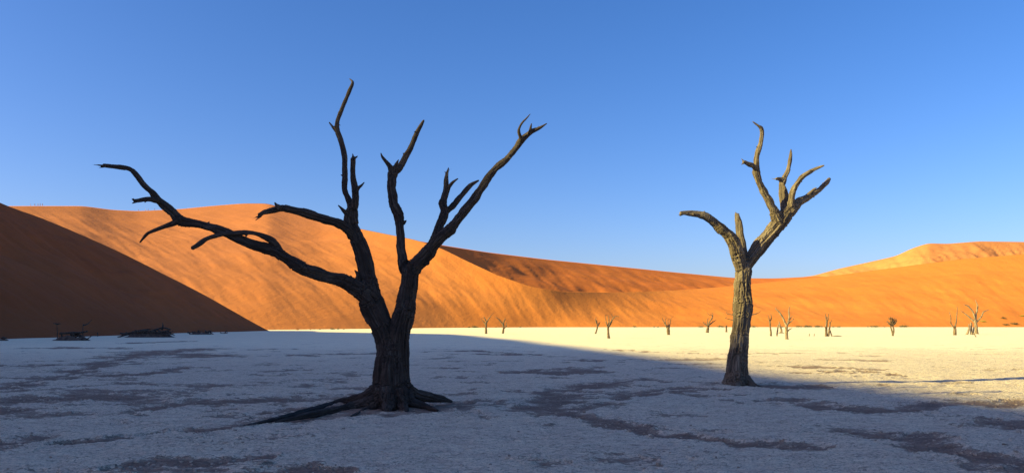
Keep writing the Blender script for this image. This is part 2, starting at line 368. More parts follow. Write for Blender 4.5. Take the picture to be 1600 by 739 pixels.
def shadow_dune():
    # ridge, foot on the pan; the ridge's shadow edge crosses the pan between the two big trees
    R = [(-55, 173, -.3), (-58.5, 169.5, 2.2), (-66, 166, 7.2), (-74, 161.5, 12.1), (-80.5, 157, 16), (-86, 152, 19.4), (-91.6, 135.8, 22.9)]
    sil = [(425.6, 516), (390, 501.4), (325, 464), (260, 430), (195, 397.5), (130, 366.6), (65, 340), (0, 319.5)]
    R = []
    for (x, y) in sil:
        kx, kz = (x-CX)/F, (HY-y)/F
        Y = -57.7/(kx+1.6*kz); R.append((kx*Y, Y, CH+kz*Y))
    R[0] = (-55., 174., -.4)
    L = 1/math.tan(ea); ca, sa = math.cos(aa), math.sin(aa)
    for (sx, sy, H) in [(-32, 143, 31), (-21, 132, 42), (-9, 118, 54), (0, 80, 65), (6.9, 42, 66), (9.1, 27, 66), (9.9, 21, 66), (11.2, 15.2, 66), (12.5, 8, 66), (15, -30, 66), (25, -120, 60), (30, -200, 40)]:
        R.append((sx-H*L*ca, sy-H*L*sa, H))
    Fo = [(-54.6, 176), (-54.7, 168), (-55, 160), (-56, 148), (-57, 138), (-56, 126), (-54.5, 115), (-54, 106), (-54, 99), (-53.5, 93), (-54, 86), (-50, 66), (-42, 34), (-38, 14), (-36, 4), (-34, -8), (-33, -20), (-30, -60), (-20, -160), (-15, -240)]
    R = np.array(R); Fo = np.array(Fo, float); n = len(R)
    s = np.concatenate([[0], np.cumsum(np.linalg.norm(np.diff(R[:, :2], axis=0), axis=1))])
    # catmull-like resampling: dense linear then light smoothing (keeps positions)
    N = 700; q = np.linspace(0, s[-1], N)
    def rs(a, sm):
        b = np.stack([np.interp(q, s, a[:, i]) for i in range(a.shape[1])], 1)
        k = np.exp(-.5*(np.arange(-30, 31)/sm)**2); k /= k.sum()
        pad = np.pad(b, ((30, 30), (0, 0)), mode='reflect', reflect_type='odd')
        return np.stack([np.convolve(pad[:, i], k, 'valid') for i in range(b.shape[1])], 1)
    Rr, Fr = rs(R, 5), rs(Fo, 9)
    hz = Rr[:, 2]+.4
    Bk = Rr[:, :2]+np.stack([-np.ones(N)*hz/math.tan(math.radians(13))*.94, .34*hz/math.tan(math.radians(13))], 1)
    va = np.linspace(0, 1, 150)[:, None]
    prof = .12*va**2+.88*va; prof = np.where(va < .15, prof*(va/.15)**.35, prof)
    Xa = Fr[:, 0]+(Rr[:, 0]-Fr[:, 0])*va; Ya = Fr[:, 1]+(Rr[:, 1]-Fr[:, 1])*va; Za = -.4+hz*prof
    vb = np.linspace(0.02, 1, 50)[:, None]
    Xb = Rr[:, 0]+(Bk[:, 0]-Rr[:, 0])*vb; Yb = Rr[:, 1]+(Bk[:, 1]-Rr[:, 1])*vb; Zb = -.4+hz*(1-vb)
    X, Y, Z = np.vstack([Xa, Xb]), np.vstack([Ya, Yb]), np.vstack([Za, Zb])
    win = np.vstack([np.sin(va*math.pi)**.6*np.ones_like(Xa), np.zeros_like(Xb)])*np.clip(hz/10, 0, 1)
    rid = np.vstack([va**6*np.ones_like(Xa), np.ones_like(Xb)*(1-vb)])*np.clip(hz/8, 0, 1)
    Z = Z+rid*.22*fbm(q/14, 3.3, 1.1, 4)[None]
    Z = Z+win*(1.3*fbm(X/18, Y/18, 2.1, 3)+.35*fbm(X/9, Y/2.6, 5.1, 4))
    V = np.stack([X, Y, Z], -1).reshape(-1, 3)
    o = mesh_np('shadowed_dune', V, grid_faces(len(X), N), M_SANDSHADE); tag(o, kind='structure')
shadow_dune()

# ------------------------------------------------------------------ tree building
def resample(P, step):
    P = np.array(P, float); n = len(P)
    out = []
    for i in range(n-1):
        p0 = P[max(i-1, 0)]; p1 = P[i]; p2 = P[i+1]; p3 = P[min(i+2, n-1)]
        m = max(2, int(np.linalg.norm((p2-p1)[:3])/step))
        for k in range(m):
            t = k/m
            c = .5*((2*p1)+(-p0+p2)*t+(2*p0-5*p1+4*p2-p3)*t*t+(-p0+3*p1-3*p2+p3)*t**3)
            c[3] = max(c[3], min(p1[3], p2[3])*.8); out.append(c)
    out.append(P[-1]); return np.array(out)
def tube_arrays(P, sides=12, jag=0.0):
    C = P[:, :3]; r = P[:, 3]; n = len(C)
    T = np.gradient(C, axis=0); T /= np.linalg.norm(T, axis=1)[:, None]+1e-9
    up = np.array([.31, .17, .93]);
    if abs(T[0]@up) > .9: up = np.array([.95, .3, .05])
    A = np.cross(T[0], up); A /= np.linalg.norm(A); V = []
    for i in range(n):
        A = A-T[i]*(A@T[i]); A /= np.linalg.norm(A)+1e-9; B = np.cross(T[i], A)
        a = np.arange(sides)*2*math.pi/sides
        V.append(C[i]+r[i]*(np.cos(a)[:, None]*A+np.sin(a)[:, None]*B))
    V = np.concatenate(V); F_ = []
    for i in range(n-1):
        for k in range(sides):
            a, b = i*sides+k, i*sides+(k+1) % sides
            F_.append((a, b, b+sides)); F_.append((a, b+sides, a+sides))
    c0 = len(V); V = np.vstack([V, C[0]-T[0]*r[0]*.5, C[-1]+T[-1]*r[-1]*.7])
    for k in range(sides):
        k2 = (k+1) % sides
        F_.append((c0, k2, k)); F_.append((c0+1, (n-1)*sides+k, (n-1)*sides+k2))
    return V, np.array(F_)

def big_tree(name, base_px, Y0, limbs, label, mat, voxel, seed):
    """limbs: list of dicts  id, part, parent (index of part object), pts [(px,py,r_px)], d0,d1 depth offsets, ground flag"""
    rr = np.random.RandomState(seed)
    lines = []; pid = []
    for L in limbs:
        pts = L['pts']; n = len(pts); P = []
        for i, p in enumerate(pts):
            t = i/max(n-1, 1)
            if len(p) > 3:
                Y = p[3]; x, y, z = wp(p[0], p[1], Y); P.append((x, y, max(z, -.02), p[2]/F*Y))
            elif L.get('ground'):
                Y = gd(max(p[1], 560)) if L['ground'] == 1 else Y0+L.get('d0', 0)+(L.get('d1', 0)-L.get('d0', 0))*t
                x, y, z = wp(p[0], p[1], Y); P.append((x, y, max(z, -.02), p[2]/F*Y))
            else:
                Y = Y0+L.get('d0', 0)+(L.get('d1', 0)-L.get('d0', 0))*t
                x, y, z = wp(p[0], p[1], Y); P.append((x, y, z, p[2]/F*Y))
        Q = resample(P, .05)
        # small natural wobble and knots in thickness
        s = np.cumsum(np.concatenate([[0], np.linalg.norm(np.diff(Q[:, :3], axis=0), axis=1)]))
        w = np.minimum(Q[:, 3], .1)*.20
        ph = rr.uniform(0, 100)
        rm = np.clip(Q[:, 3], .04, .3); fq_ = np.clip(.10/np.median(rm), .25, 1.0)
        for a in range(3): Q[:, a] += w*noise3(s*4*fq_+ph, a*7.7, 1.5)*np.clip(s/.15, 0, 1)*(0 if L.get('ground') else 1)
        Q[:, 3] *= 1+(.08+.08*fq_)*noise3(s*5*fq_+ph, 3.3, 7.7)+.07*fq_*noise3(s*14+ph, 5.3, 2.7)
        Q[:, 3] = np.maximum(Q[:, 3], .006)
        lines.append(Q); pid.append(L['id'])
        if L.get('break'):        # splintered broken end: a few short thin spikes
            T = Q[-1, :3]-Q[-3, :3]; T /= np.linalg.norm(T)
            for k in range(L['break']):
                dv = T+rr.normal(size=3)*.45; dv /= np.linalg.norm(dv); ln = rr.uniform(.05, .20)
                off = rr.normal(size=3)*Q[-1, 3]*.5; p0 = Q[-2, :3]+off
                S_ = np.array([[*p0, Q[-1, 3]*.55], [*(p0+dv*ln*.55), Q[-1, 3]*.36], [*(p0+dv*ln), .005]])
                lines.append(resample(S_, .03)); pid.append(L['id'])
        # occasional tiny spurs along the limb
        for k in range(L.get('spurs', 0)*2):
            i = rr.randint(2, len(Q)-2); T = Q[i+1, :3]-Q[i, :3]; T /= np.linalg.norm(T)
            dv = np.cross(T, rr.normal(size=3)); dv /= np.linalg.norm(dv); dv = dv+T*rr.uniform(-.1, .8); dv /= np.linalg.norm(dv)
            p0 = Q[i, :3]; r0 = Q[i, 3]; ln = r0+rr.uniform(.03, .08)
            S_ = np.array([[*p0, r0*.5], [*(p0+dv*r0*1.0), min(r0*.35, .02)], [*(p0+dv*ln), .005]])
            lines.append(resample(S_, .02)); pid.append(L['id'])
    Vs, Fs, off = [], [], 0
    for Q in lines:
        V, F_ = tube_arrays(Q, 16 if Q[:, 3].max() > .1 else 10); Vs.append(V); Fs.append(F_+off); off += len(V)
    V = np.concatenate(Vs); F_ = np.concatenate(Fs)
    tmp = mesh_np('tmp', V, F_, mat)
    m = tmp.modifiers.new('r', 'REMESH'); m.mode = 'VOXEL'; m.voxel_size = voxel
    m2 = tmp.modifiers.new('s', 'SMOOTH'); m2.factor = .5; m2.iterations = 3
    dg = bpy.context.evaluated_depsgraph_get(); ev = tmp.evaluated_get(dg); em = ev.to_mesh()
    nv = len(em.vertices); co = np.empty(nv*3, np.float32); em.vertices.foreach_get('co', co); co = co.reshape(-1, 3).astype(float)
    nl = len(em.loops); li = np.empty(nl, np.int32); em.loops.foreach_get('vertex_index', li); fq = li.reshape(-1, 4)
    no = np.empty(nv*3, np.float32); em.vertices.foreach_get('normal', no); no = no.reshape(-1, 3).astype(float)
    ev.to_mesh_clear(); bpy.data.objects.remove(tmp)
    # nearest skeleton segment: part, arc length, axis offset
    A, B, RA, RB, ID, S0, LO = [], [], [], [], [], [], []
    for Q, i in zip(lines, pid):
        s = np.cumsum(np.concatenate([[0], np.linalg.norm(np.diff(Q[:, :3], axis=0), axis=1)]))
        st = 2
        idx = list(range(0, len(Q)-1, st))
        for k in idx:
            e = min(k+st, len(Q)-1); A.append(Q[k, :3]); B.append(Q[e, :3]); RA.append(Q[k, 3]); RB.append(Q[e, 3]); ID.append(i); S0.append(s[k]); LO.append(len(Q)*.37)
    A, B, RA, RB, ID, S0, LO = map(np.array, (A, B, RA, RB, ID, S0, LO))
    best = np.full(nv, 1e9); bi = np.zeros(nv, int); bt = np.zeros(nv)
    for k in range(len(A)):
        d = B[k]-A[k]; L2 = d@d+1e-12
        box = np.where(np.all(np.abs(co-(A[k]+B[k])/2) < .45+np.sqrt(L2), axis=1))[0] if True else None
        if not len(box): continue
        t = np.clip(((co[box]-A[k])@d)/L2, 0, 1)
        dist = np.linalg.norm(co[box]-A[k]-t[:, None]*d, axis=1)-(RA[k]+(RB[k]-RA[k])*t)
        q = dist < best[box]; w = box[q]; best[w] = dist[q]; bi[w] = k; bt[w] = t[q]
    ax = A[bi]+(B[bi]-A[bi])*bt[:, None]; rad = RA[bi]+(RB[bi]-RA[bi])*bt
    dirv = (B[bi]-A[bi]); Ls = np.linalg.norm(dirv, axis=1)+1e-9; dirv = dirv/Ls[:, None]
    sarc = S0[bi]+bt*Ls
    # bark coordinates: stretched along the limb; world along-limb part damped
    rel = co-A[bi]*1.0
    perp = (co-ax)*(1+.04/np.maximum(rad, .03))[:, None]
    bark = perp+(.10*sarc+LO[bi])[:, None]*np.array([.3, .5, .8])
    # use smooth field: a blend of perpendicular world position for a flowing grain
    br = bark
    wscale = np.clip(rad, .01, .35)
    ridge = 1-np.abs(fbm(br[:, 0]*9, br[:, 1]*9, br[:, 2]*9, 3, .55))*2.2
    fine = fbm(br[:, 0]*26, br[:, 1]*26, br[:, 2]*26, 3, .6)
    flute = fbm(br[:, 0]*3.2, br[:, 1]*3.2, br[:, 2]*3.2, 2)
    lump = fbm(co[:, 0]*3, co[:, 1]*3, co[:, 2]*3, 3)
    crease = np.abs(fbm(br[:, 0]*4.2+5, br[:, 1]*4.2, br[:, 2]*4.2+9, 2))
    disp = -np.clip(wscale*.11, 0, .024)*np.exp(-(crease/.10)**2)*(rad > .07)+np.clip(wscale*.13, 0, .030)*(ridge-.45)+np.clip(wscale*.09, 0, .012)*fine+np.clip(wscale*.10, 0, .014)*lump+np.clip(wscale*.26, 0, .055)*flute
    co = co+no*disp[:, None]
    co[:, 2] = np.where(co[:, 2] < -.12, -.12, co[:, 2])
    vid = ID[bi]
    fid = np.sort(vid[fq], axis=1)[:, 1]
    # full-mesh normals for seamless part borders
    fn = np.cross(co[fq[:, 2]]-co[fq[:, 0]], co[fq[:, 3]]-co[fq[:, 1]])
    vn = np.zeros_like(co)
    for k in range(4): np.add.at(vn, fq[:, k], fn)
    vn /= np.linalg.norm(vn, axis=1)[:, None]+1e-12
    bx, by, bz = wp(base_px[0], base_px[1], Y0); org = np.array([bx, by, 0.0])
    root = empty(name, tuple(org)); tag(root, label, 'tree')
    objs = {}
    order = []
    for L in limbs:
        if L['id'] not in [o[0] for o in order]: order.append((L['id'], L['part'], L.get('up')))
    for (i, part, up) in order:
        f = fq[fid == i]
        if not len(f): continue
        u, inv = np.unique(f, return_inverse=True)
        o = mesh_np(part, co[u]-org, inv.reshape(-1, 4), mat, objs.get(up, root), attrs={'bark': bark[u]})
        o.data.normals_split_custom_set_from_vertices([tuple(x) for x in vn[u]])
        objs[i] = o
    return root

L1 = [
 # trunk: several fused stems make the fluted base
 dict(id='trunk', part='trunk', pts=[(601, 650, 22), (600, 625, 19), (603, 585, 16), (606, 545, 16), (601, 520, 16), (588, 490, 17), (577, 463, 15), (573, 430, 12)], d0=-.05, d1=.05),
 dict(id='trunk', part='trunk', pts=[(628, 650, 22), (627, 625, 19), (623, 585, 16), (622, 545, 16), (625, 515, 17), (633, 481, 16.5), (638, 444, 15), (640, 421, 15)], d0=-.02, d1=.0),
 dict(id='trunk', part='trunk', pts=[(614, 650, 19), (613, 610, 18), (613, 560, 17), (613, 530, 12)], d0=-.22, d1=-.05),
 dict(id='trunk', part='trunk', pts=[(616, 650, 20), (614, 600, 18), (614, 560, 17), (613, 530, 12)], d0=.22, d1=.05),
 dict(id='trunk', part='trunk', pts=[(610, 520, 6), (613, 500, 3.4), (613.5, 489, .8)], d0=-.1, d1=-.1),
 # upper left stem
 dict(id='a', part='branch', pts=[(574, 440, 12), (567, 398, 11), (557, 371, 11), (548, 348, 11), (550, 329, 9)], d0=.05, d1=.1),
 dict(id='a', part='branch', pts=[(557, 440, 5), (560, 430, 4), (554, 422, 1)], d0=-.12, d1=-.15),
 dict(id='a', part='branch', pts=[(549, 334, 8), (547, 318, 5), (539, 298, 4.5), (539, 276, 4), (538, 246, 3.8), (532.6, 220, 3.6), (527, 204, 3.6), (527, 191, 2.8), (532.6, 175, 2.8), (539, 159, 2.6), (546, 142.5, 2.6), (551, 131, 2.2), (550, 127, 1.6), (546, 123.6, .7)], d0=.1, d1=.7, spurs=5),
 dict(id='a', part='branch', pts=[(526, 205, 3.4), (520, 199, 2.4), (514, 191, .9)], d0=.4, d1=.4),
 dict(id='a', part='branch', pts=[(538, 276, 2.5), (532, 273, .7)], d0=.3, d1=.3),
 dict(id='a2', part='twig', up='a', pts=[(551, 330, 7), (554, 318, 6), (555.4, 301.6, 5.2), (552, 282, 5), (551.5, 266, 4.2), (551.5, 247, 4.2)], d0=.1, d1=-.3, **{'break': 4}),
 dict(id='a2', part='twig', up='a', pts=[(556, 300, 4), (560, 294, 3), (565, 290, 2.2), (569.5, 285, .9)], d0=-.1, d1=-.2, **{'break': 1}),
 dict(id='a', part='branch', pts=[(546, 340, 6), (541, 333, 4), (535, 327, 2.8), (528, 320.5, 1)], d0=.05, d1=-.1),
 # upper left branch
 dict(id='b', part='branch', pts=[(552, 370, 8), (544, 360, 7.5), (529, 350, 6.6), (505, 341.6, 6.2), (478, 333, 6), (458, 328, 5), (441, 325, 5.4), (427.5, 328, 5), (412, 332, 4), (404, 336, 3)], d0=.05, d1=-.7, spurs=2, **{'break': 3}),
 dict(id='b', part='branch', pts=[(438, 325, 5), (432, 321, 3), (429, 316, .9)], d0=-.6, d1=-.6),
 # long lower left branch
 dict(id='c', part='branch', pts=[(583, 478, 13), (573, 462, 13), (552.6, 447, 11), (529, 436, 9.6), (502, 429.5, 9.5), (475, 419, 9.2), (448, 402.5, 9), (427.5, 391, 9), (407, 385, 7.6), (377, 375, 7), (350, 362, 7), (322.6, 353, 6.6), (299, 348, 7), (279, 342, 8.2), (265, 328, 6.6), (248, 314.5, 6.4), (238, 301, 5), (224.5, 289, 4.1), (211, 272, 4), (201, 264, 3.6), (181, 261, 3.5), (161, 258.7, 2.6)], d0=0, d1=-1.2, spurs=3, **{'break': 3}),
 dict(id='c', part='branch', pts=[(556, 444, 5), (551, 437, 3.5), (547.5, 430, .9)], d0=-.1, d1=-.15),
 dict(id='c2', part='twig', up='c', pts=[(246, 314, 4), (236, 312, 3.6), (224.5, 312, 3.2), (213, 314, 2.6), (206, 311, .9)], d0=-.95, d1=-1.3, **{'break': 2}),
 dict(id='c2', part='twig', up='c', pts=[(216, 313, 2.4), (211, 316, 1.8), (206, 318, .8)], d0=-1.2, d1=-1.3),
 dict(id='c2', part='twig', up='c', pts=[(230, 312, 2.4), (226, 317, .8)], d0=-1.1, d1=-1.1),
 dict(id='c3', part='twig', up='c', pts=[(279, 344, 6), (270, 349, 4.5), (258, 353.4, 3.6), (241.5, 360, 3), (229.6, 365.5, 2.6), (223, 373, 2), (218.5, 379, 1.2)], d0=-.8, d1=-.3),
 dict(id='c4', part='twig', up='c', pts=[(437, 394, 7), (430, 382, 6), (420.7, 373.7, 5.5), (400, 365.5, 4.2), (377, 364, 4), (350, 366, 3.6), (326, 372, 3.6), (312.5, 380.5, 4), (300, 388, 3.2)], d0=-.35, d1=-.9, spurs=2, **{'break': 1}),
 # middle stem
 dict(id='d', part='branch', pts=[(638, 432, 11), (631, 412, 9.5), (626.6, 389, 8), (626.3, 366, 7), (622.5, 338, 7.8), (615, 315, 7), (613, 289, 6.8), (615, 270, 7), (624.4, 263, 4.8), (636, 243, 4.8), (645, 224, 4.4), (653, 205.5, 3.8), (662, 189, 2)], d0=0, d1=.6, spurs=3, **{'break': 1}),
 dict(id='d', part='branch', pts=[(615, 274, 6), (610, 262, 4.6), (601.7, 251, 3), (597, 245, 2.2), (595, 239, 1)], d0=.3, d1=.2),
 dict(id='d', part='branch', pts=[(616, 267, 5), (619, 257, 2.6), (623, 249.5, .8)], d0=.3, d1=.3),
 dict(id='d', part='branch', pts=[(614, 324, 3), (608, 323, .8)], d0=.2, d1=.2),
 dict(id='d', part='branch', pts=[(624, 348, 4), (631, 349, 2.6), (635, 344, .9)], d0=.2, d1=.15),
 # long right stem
 dict(id='e', part='branch', pts=[(638, 432, 13), (647, 418, 12), (661, 403, 10.5), (673.6, 387, 10.5), (687, 373, 9.2), (704, 357, 7.8), (723, 334, 7.2), (742, 309.6, 6.6), (757, 286, 6.6), (772, 266, 6), (791, 249, 5.2), (806, 232, 5), (815.7, 218.7, 4.5), (829, 207, 3.6), (842, 201, 2.4), (854.7, 193, 1)], d0=0, d1=-.5, spurs=3),
 dict(id='e2', part='twig', up='e', pts=[(815, 219, 3.4), (812, 211, 3), (811, 201.7, 2.3), (816, 192, 2), (822, 186, 1.7), (829, 178, .8)], d0=-.45, d1=-.7),
 dict(id='e2', part='twig', up='e', pts=[(827, 209, 2.5), (829, 200, 1.8), (830.5, 193, .8)], d0=-.48, d1=-.5),
 dict(id='e', part='branch', pts=[(662, 410, 6), (670, 412, 2.2), (670, 407, 1.4), (672, 402, .7)], d0=-.1, d1=-.2),
 dict(id='f', part='branch', pts=[(668, 395, 8), (681, 372, 7.5), (687, 353, 6.5), (694.5, 334, 6.6), (692.6, 319, 6.4), (697, 298, 5), (698, 278, 3.4), (699, 270, 2.2), (701, 261.5, .9)], d0=0, d1=.5, spurs=2, **{'break': 1}),
 dict(id='f2', part='twig', up='f', pts=[(699, 300, 4), (702, 292.6, 3), (707.7, 285, 2.6), (716, 279, 1)], d0=.35, d1=.2),
 dict(id='f3', part='twig', up='f', pts=[(694, 335, 5), (700, 327, 5.4), (709.6, 319, 5), (721, 305, 4), (734, 290.7, 3.6), (742, 285.5, 2.6), (748, 282, 1.3)], d0=.25, d1=.7),
 # roots
 dict(id='r1', part='root', ground=1, pts=[(600, 606, 13, 15.2), (584, 614, 11, 15.3), (563, 623, 8.5, 15.8), (523, 632, 6.5, 15.9), (470, 645, 5, 14.5), (420, 657, 3, 13.35), (375, 667, 1.6, 12.45)]),
 dict(id='r2', part='root', ground=1, pts=[(602, 618, 13, 15.0), (584, 628, 11, 15.05), (545, 637, 7.5, 15.0), (488, 647, 5, 14.05), (430, 659, 1.6, 13.1)]),
 dict(id='r3', part='root', ground=1, pts=[(628, 600, 13, 15.2), (638, 609, 11, 15.3), (651, 617, 8.5, 15.4), (672, 620, 7, 15.7), (692, 623, 5, 16.1), (706, 627, 2, 16.3)]),
 dict(id='r4', part='root', ground=1, pts=[(630, 616, 13, 15.1), (644, 629, 8, 15.0), (663, 635, 6, 15.0), (684, 641, 2, 14.7)]),
 dict(id='r5', part='root', ground=1, pts=[(606, 610, 15, 14.95), (607, 630, 11, 14.8), (603, 642, 6, 14.6)]),
 dict(id='r6', part='root', ground=1, pts=[(624, 610, 14, 14.95), (629, 632, 10, 14.85), (634, 644, 5, 14.6)]),
 dict(id='r2', part='root', ground=1, pts=[(598, 612, 14, 15.05), (586, 633, 7, 15.0), (570, 641, 4, 14.8), (548, 650, 1.6, 13.9)]),
]
# root starts sit inside the trunk: shift their near end to the trunk's depth
L2 = [
 dict(id='trunk', part='trunk', pts=[(1149, 612, 20), (1150, 592, 17), (1152, 570, 16), (1153, 549, 14), (1156, 521, 13), (1158, 496, 13.2), (1160, 475, 14), (1160, 450, 12.5), (1162, 429, 12), (1162, 410, 11)], d0=-.05, d1=0),
 dict(id='trunk', part='trunk', pts=[(1139, 612, 12), (1142, 592, 11), (1148, 560, 10), (1152, 530, 9)], d0=.05, d1=0),
 dict(id='trunk', part='trunk', pts=[(1160, 612, 11), (1161, 580, 9), (1160, 540, 9), (1164, 500, 8), (1168, 482, 7), (1166, 460, 6)], d0=.02, d1=.02),
 dict(id='trunk', part='trunk', pts=[(1149, 612, 15), (1150, 580, 11), (1155, 530, 8)], d0=-.28, d1=-.08),
 dict(id='a', part='branch', pts=[(1158, 420, 9), (1154, 402, 9.4), (1150, 392, 9), (1144, 375, 8.6), (1128, 358.6, 8), (1115, 345.6, 6.6), (1102, 337.5, 5.6), (1082, 333, 4.6), (1063, 333, 3)], d0=-.05, d1=-.7, spurs=3, **{'break': 4}),
 dict(id='b', part='branch', pts=[(1163, 408, 6), (1160, 388, 5.6), (1156, 365, 5), (1154, 346, 4.4), (1151.5, 334, 3)], d0=.05, d1=.35, spurs=1, **{'break': 3}),
 dict(id='c', part='branch', pts=[(1164, 420, 9), (1173, 403, 10), (1189.4, 382, 10), (1205.6, 363, 10), (1222, 343, 11.5), (1235, 327, 9.5)], d0=.0, d1=.1, spurs=2),
 dict(id='d', part='branch', pts=[(1216, 345, 9), (1206, 323, 6.6), (1196, 303, 5.6), (1186, 284, 5), (1181, 264, 5.2), (1183, 243, 4), (1189, 222, 3.5), (1190, 204, 3.4), (1186, 198, 2.2), (1176, 190.4, .9)], d0=0, d1=-.5, spurs=2),
 dict(id='d2', part='twig', up='d', pts=[(1181, 264, 4.5), (1176, 259, 4), (1170, 257, 3.6), (1161, 253, 2.6)], d0=-.3, d1=-.5, **{'break': 3}),
 dict(id='e', part='branch', pts=[(1227, 335, 8), (1224, 322, 5.5), (1222, 309, 4.6), (1221, 293.7, 4.4), (1223.5, 281, 4.6), (1231.6, 264.4, 3), (1235, 245, 2.5), (1236, 233.6, .9)], d0=.1, d1=.7, spurs=2),
 dict(id='e', part='branch', pts=[(1229, 322, 5), (1227.5, 303, 4.4), (1225, 290, 1.8)], d0=.2, d1=.25),
 dict(id='e2', part='twig', up='e', pts=[(1223, 281, 4), (1217, 279.5, 3), (1213, 279, 2.2)], d0=.4, d1=.3, **{'break': 3}),
 dict(id='f', part='branch', pts=[(1234, 328, 8), (1236.5, 313, 6), (1240, 297, 4.6), (1251, 279, 3.9), (1267, 267.7, 3.1), (1280, 261.5, 2.2), (1287.5, 258.6, 1.1)], d0=.1, d1=-.5, spurs=2),
 dict(id='g', part='branch', pts=[(1236, 328, 8), (1248, 316, 6.2), (1264, 308, 4.7), (1280, 297, 4), (1291.7, 285.5, 3.4), (1296, 279, 2.2)], d0=.1, d1=.5, spurs=2, **{'break': 2}),
 dict(id='g2', part='twig', up='g', pts=[(1257, 310, 3), (1261, 305, 2.2), (1272, 295.5, 1.4), (1276, 293.5, .8)], d0=.25, d1=.1),
 dict(id='r1', part='root', ground=2, pts=[(1160, 588, 10), (1170, 597, 7), (1180, 602, 4), (1192, 606, 2)], d0=-.1, d1=-.4),
 dict(id='r2', part='root', ground=2, pts=[(1139, 592, 8), (1133, 602, 5), (1126, 607, 2)], d0=.0, d1=-.2),
 dict(id='r3', part='root', ground=2, pts=[(1150, 592, 8), (1152, 604, 5), (1156, 611, 3)], d0=-.25, d1=-.7),
]
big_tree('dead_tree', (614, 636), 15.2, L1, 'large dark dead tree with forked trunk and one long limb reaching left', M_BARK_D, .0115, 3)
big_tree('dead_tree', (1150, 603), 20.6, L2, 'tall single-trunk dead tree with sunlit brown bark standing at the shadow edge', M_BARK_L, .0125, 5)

# ------------------------------------------------------------------ small distant trees
def small_limb(parts, P, Y, base, rr, sides=7):
    """P px points with radius px -> mesh arrays (local to base)"""
    n = len(P); d = rr.uniform(-.5, .5)
    Q = []
    for i, p in enumerate(P):
        yy = Y+d*i/max(n-1, 1)*.9*(0 if p[1] > 515 else 1)
        x, y, z = wp(p[0], p[1], yy); Q.append((x-base[0], y-base[1], z, p[2]/F*Y))
    Q = resample(Q, .12)
    s = np.arange(len(Q))*.3
    for a in range(3): Q[:, a] += .025*noise3(s+rr.uniform(0, 50), a*3.1, .5)*np.clip(s, 0, 1)
    Q[:, 3] = np.maximum(Q[:, 3]*(1+.2*noise3(s*1.7, rr.uniform(0, 50), 2.)), .008)
    return tube_arrays(Q, sides)
def small_tree(label, trunk, limbs, mat=None, name='dead_tree', cat='tree', twigs=0, seed=1, r=1.0, group=None):
    rr = np.random.RandomState(seed); mat = mat or M_FAR
    by = trunk[0][0][1] if isinstance(trunk[0][0], tuple) else trunk[0][1]
    trunks = trunk if isinstance(trunk[0][0], tuple) else [trunk]
    by = max(t[0][1] for t in trunks)
    Y = gd(by); bx = np.mean([t[0][0] for t in trunks]); base = np.array([(bx-CX)/F*Y, Y, 0])
    root = empty(name, tuple(base)); tag(root, label, cat, group)
    for t in trunks:
        t = [(t[0][0], t[0][1]+1.2, t[0][2]*1.35)]+list(t)
        t = [(a, b, c*r) for a, b, c in t]
        V, F_ = small_limb(None, t, Y, base, rr, 9)
        mesh_np('trunk', V, F_, mat, root)
    for l in limbs:
        n = len(l); l = [(p[0], p[1], (p[2] if len(p) > 2 else 1.3-1.0*i/max(n-1, 1))*r) for i, p in enumerate(l)]
        V, F_ = small_limb(None, l, Y, base, rr); Vs, Fs = [V], [F_]; off = len(V)
        for k in range(twigs):         # fine side twigs belong to their branch
            i = rr.randint(1, n); a = np.array(l[i][:2]); dv = np.array([rr.uniform(-1, 1), rr.uniform(-1.2, .1)])*rr.uniform(2, 4.5)
            b = a+dv*.5+rr.normal(size=2)*.5; c = a+dv
            V, F_ = small_limb(None, [(a[0], a[1], .45*r), (b[0], b[1], .35*r), (c[0], c[1], .2*r)], Y, base, rr, 4); Vs.append(V); Fs.append(F_+off); off += len(V)
        mesh_np('branch', np.concatenate(Vs), np.concatenate(Fs), mat, root)
    return root
small_tree('small dead tree just right of the large dark tree, leftmost of the far trees', [(759.4, 521.3, 2), (759.4, 509, 1.6), (760, 501.5, 1.3)],
  [[(760, 504), (764, 497.5), (768.6, 491.4)], [(759.5, 507), (756, 503), (752.6, 498.5)], [(760, 503), (757, 497), (755.5, 494)]], twigs=2, seed=1)
small_tree('small forked dead tree beside the leftmost far tree, second from left', [(785.7, 521, 1.8), (786.8, 510.5, 1.5), (785.5, 505, 1.3)],
  [[(786, 507), (780, 499.5), (774, 494.8)], [(786, 507), (788, 501), (789.5, 496.5)], [(786, 514), (791.5, 508.7), (790.5, 503)]], twigs=2, seed=2)
small_tree('thin leaning dead stem close to the left of a wider branching tree', [(930.4, 521.3, 1.3), (933.3, 510.5, 1.1), (932, 499, .5)], [[(933, 511), (936, 506), (937.8, 502.5)], [(932.5, 505), (930, 499)]], twigs=1, seed=3)
small_tree('slender dead tree with upright spreading branches left of the stubby one on the pan', [(951.3, 528.5, 2.2), (950.3, 518, 1.7), (950, 509, 1.6)],
  [[(950, 512), (947.5, 503.8), (945.5, 492.5)], [(950, 511), (956, 500), (962, 494), (966.5, 495)], [(950, 510), (951.5, 500), (951, 491.5)], [(950, 512), (955, 505), (958, 496)]], twigs=2, seed=4)
small_tree('stubby dead tree with three short upright branches in the middle of the pan', [(1044.7, 523, 2.6), (1044, 511.6, 2.2)],
  [[(1043.5, 513), (1037.7, 503.8), (1034.6, 496.6)], [(1044, 512), (1043.6, 499)], [(1045, 513), (1047, 505), (1048.2, 498)], [(1043, 514), (1040, 505), (1039.5, 499)]], twigs=1, seed=5)
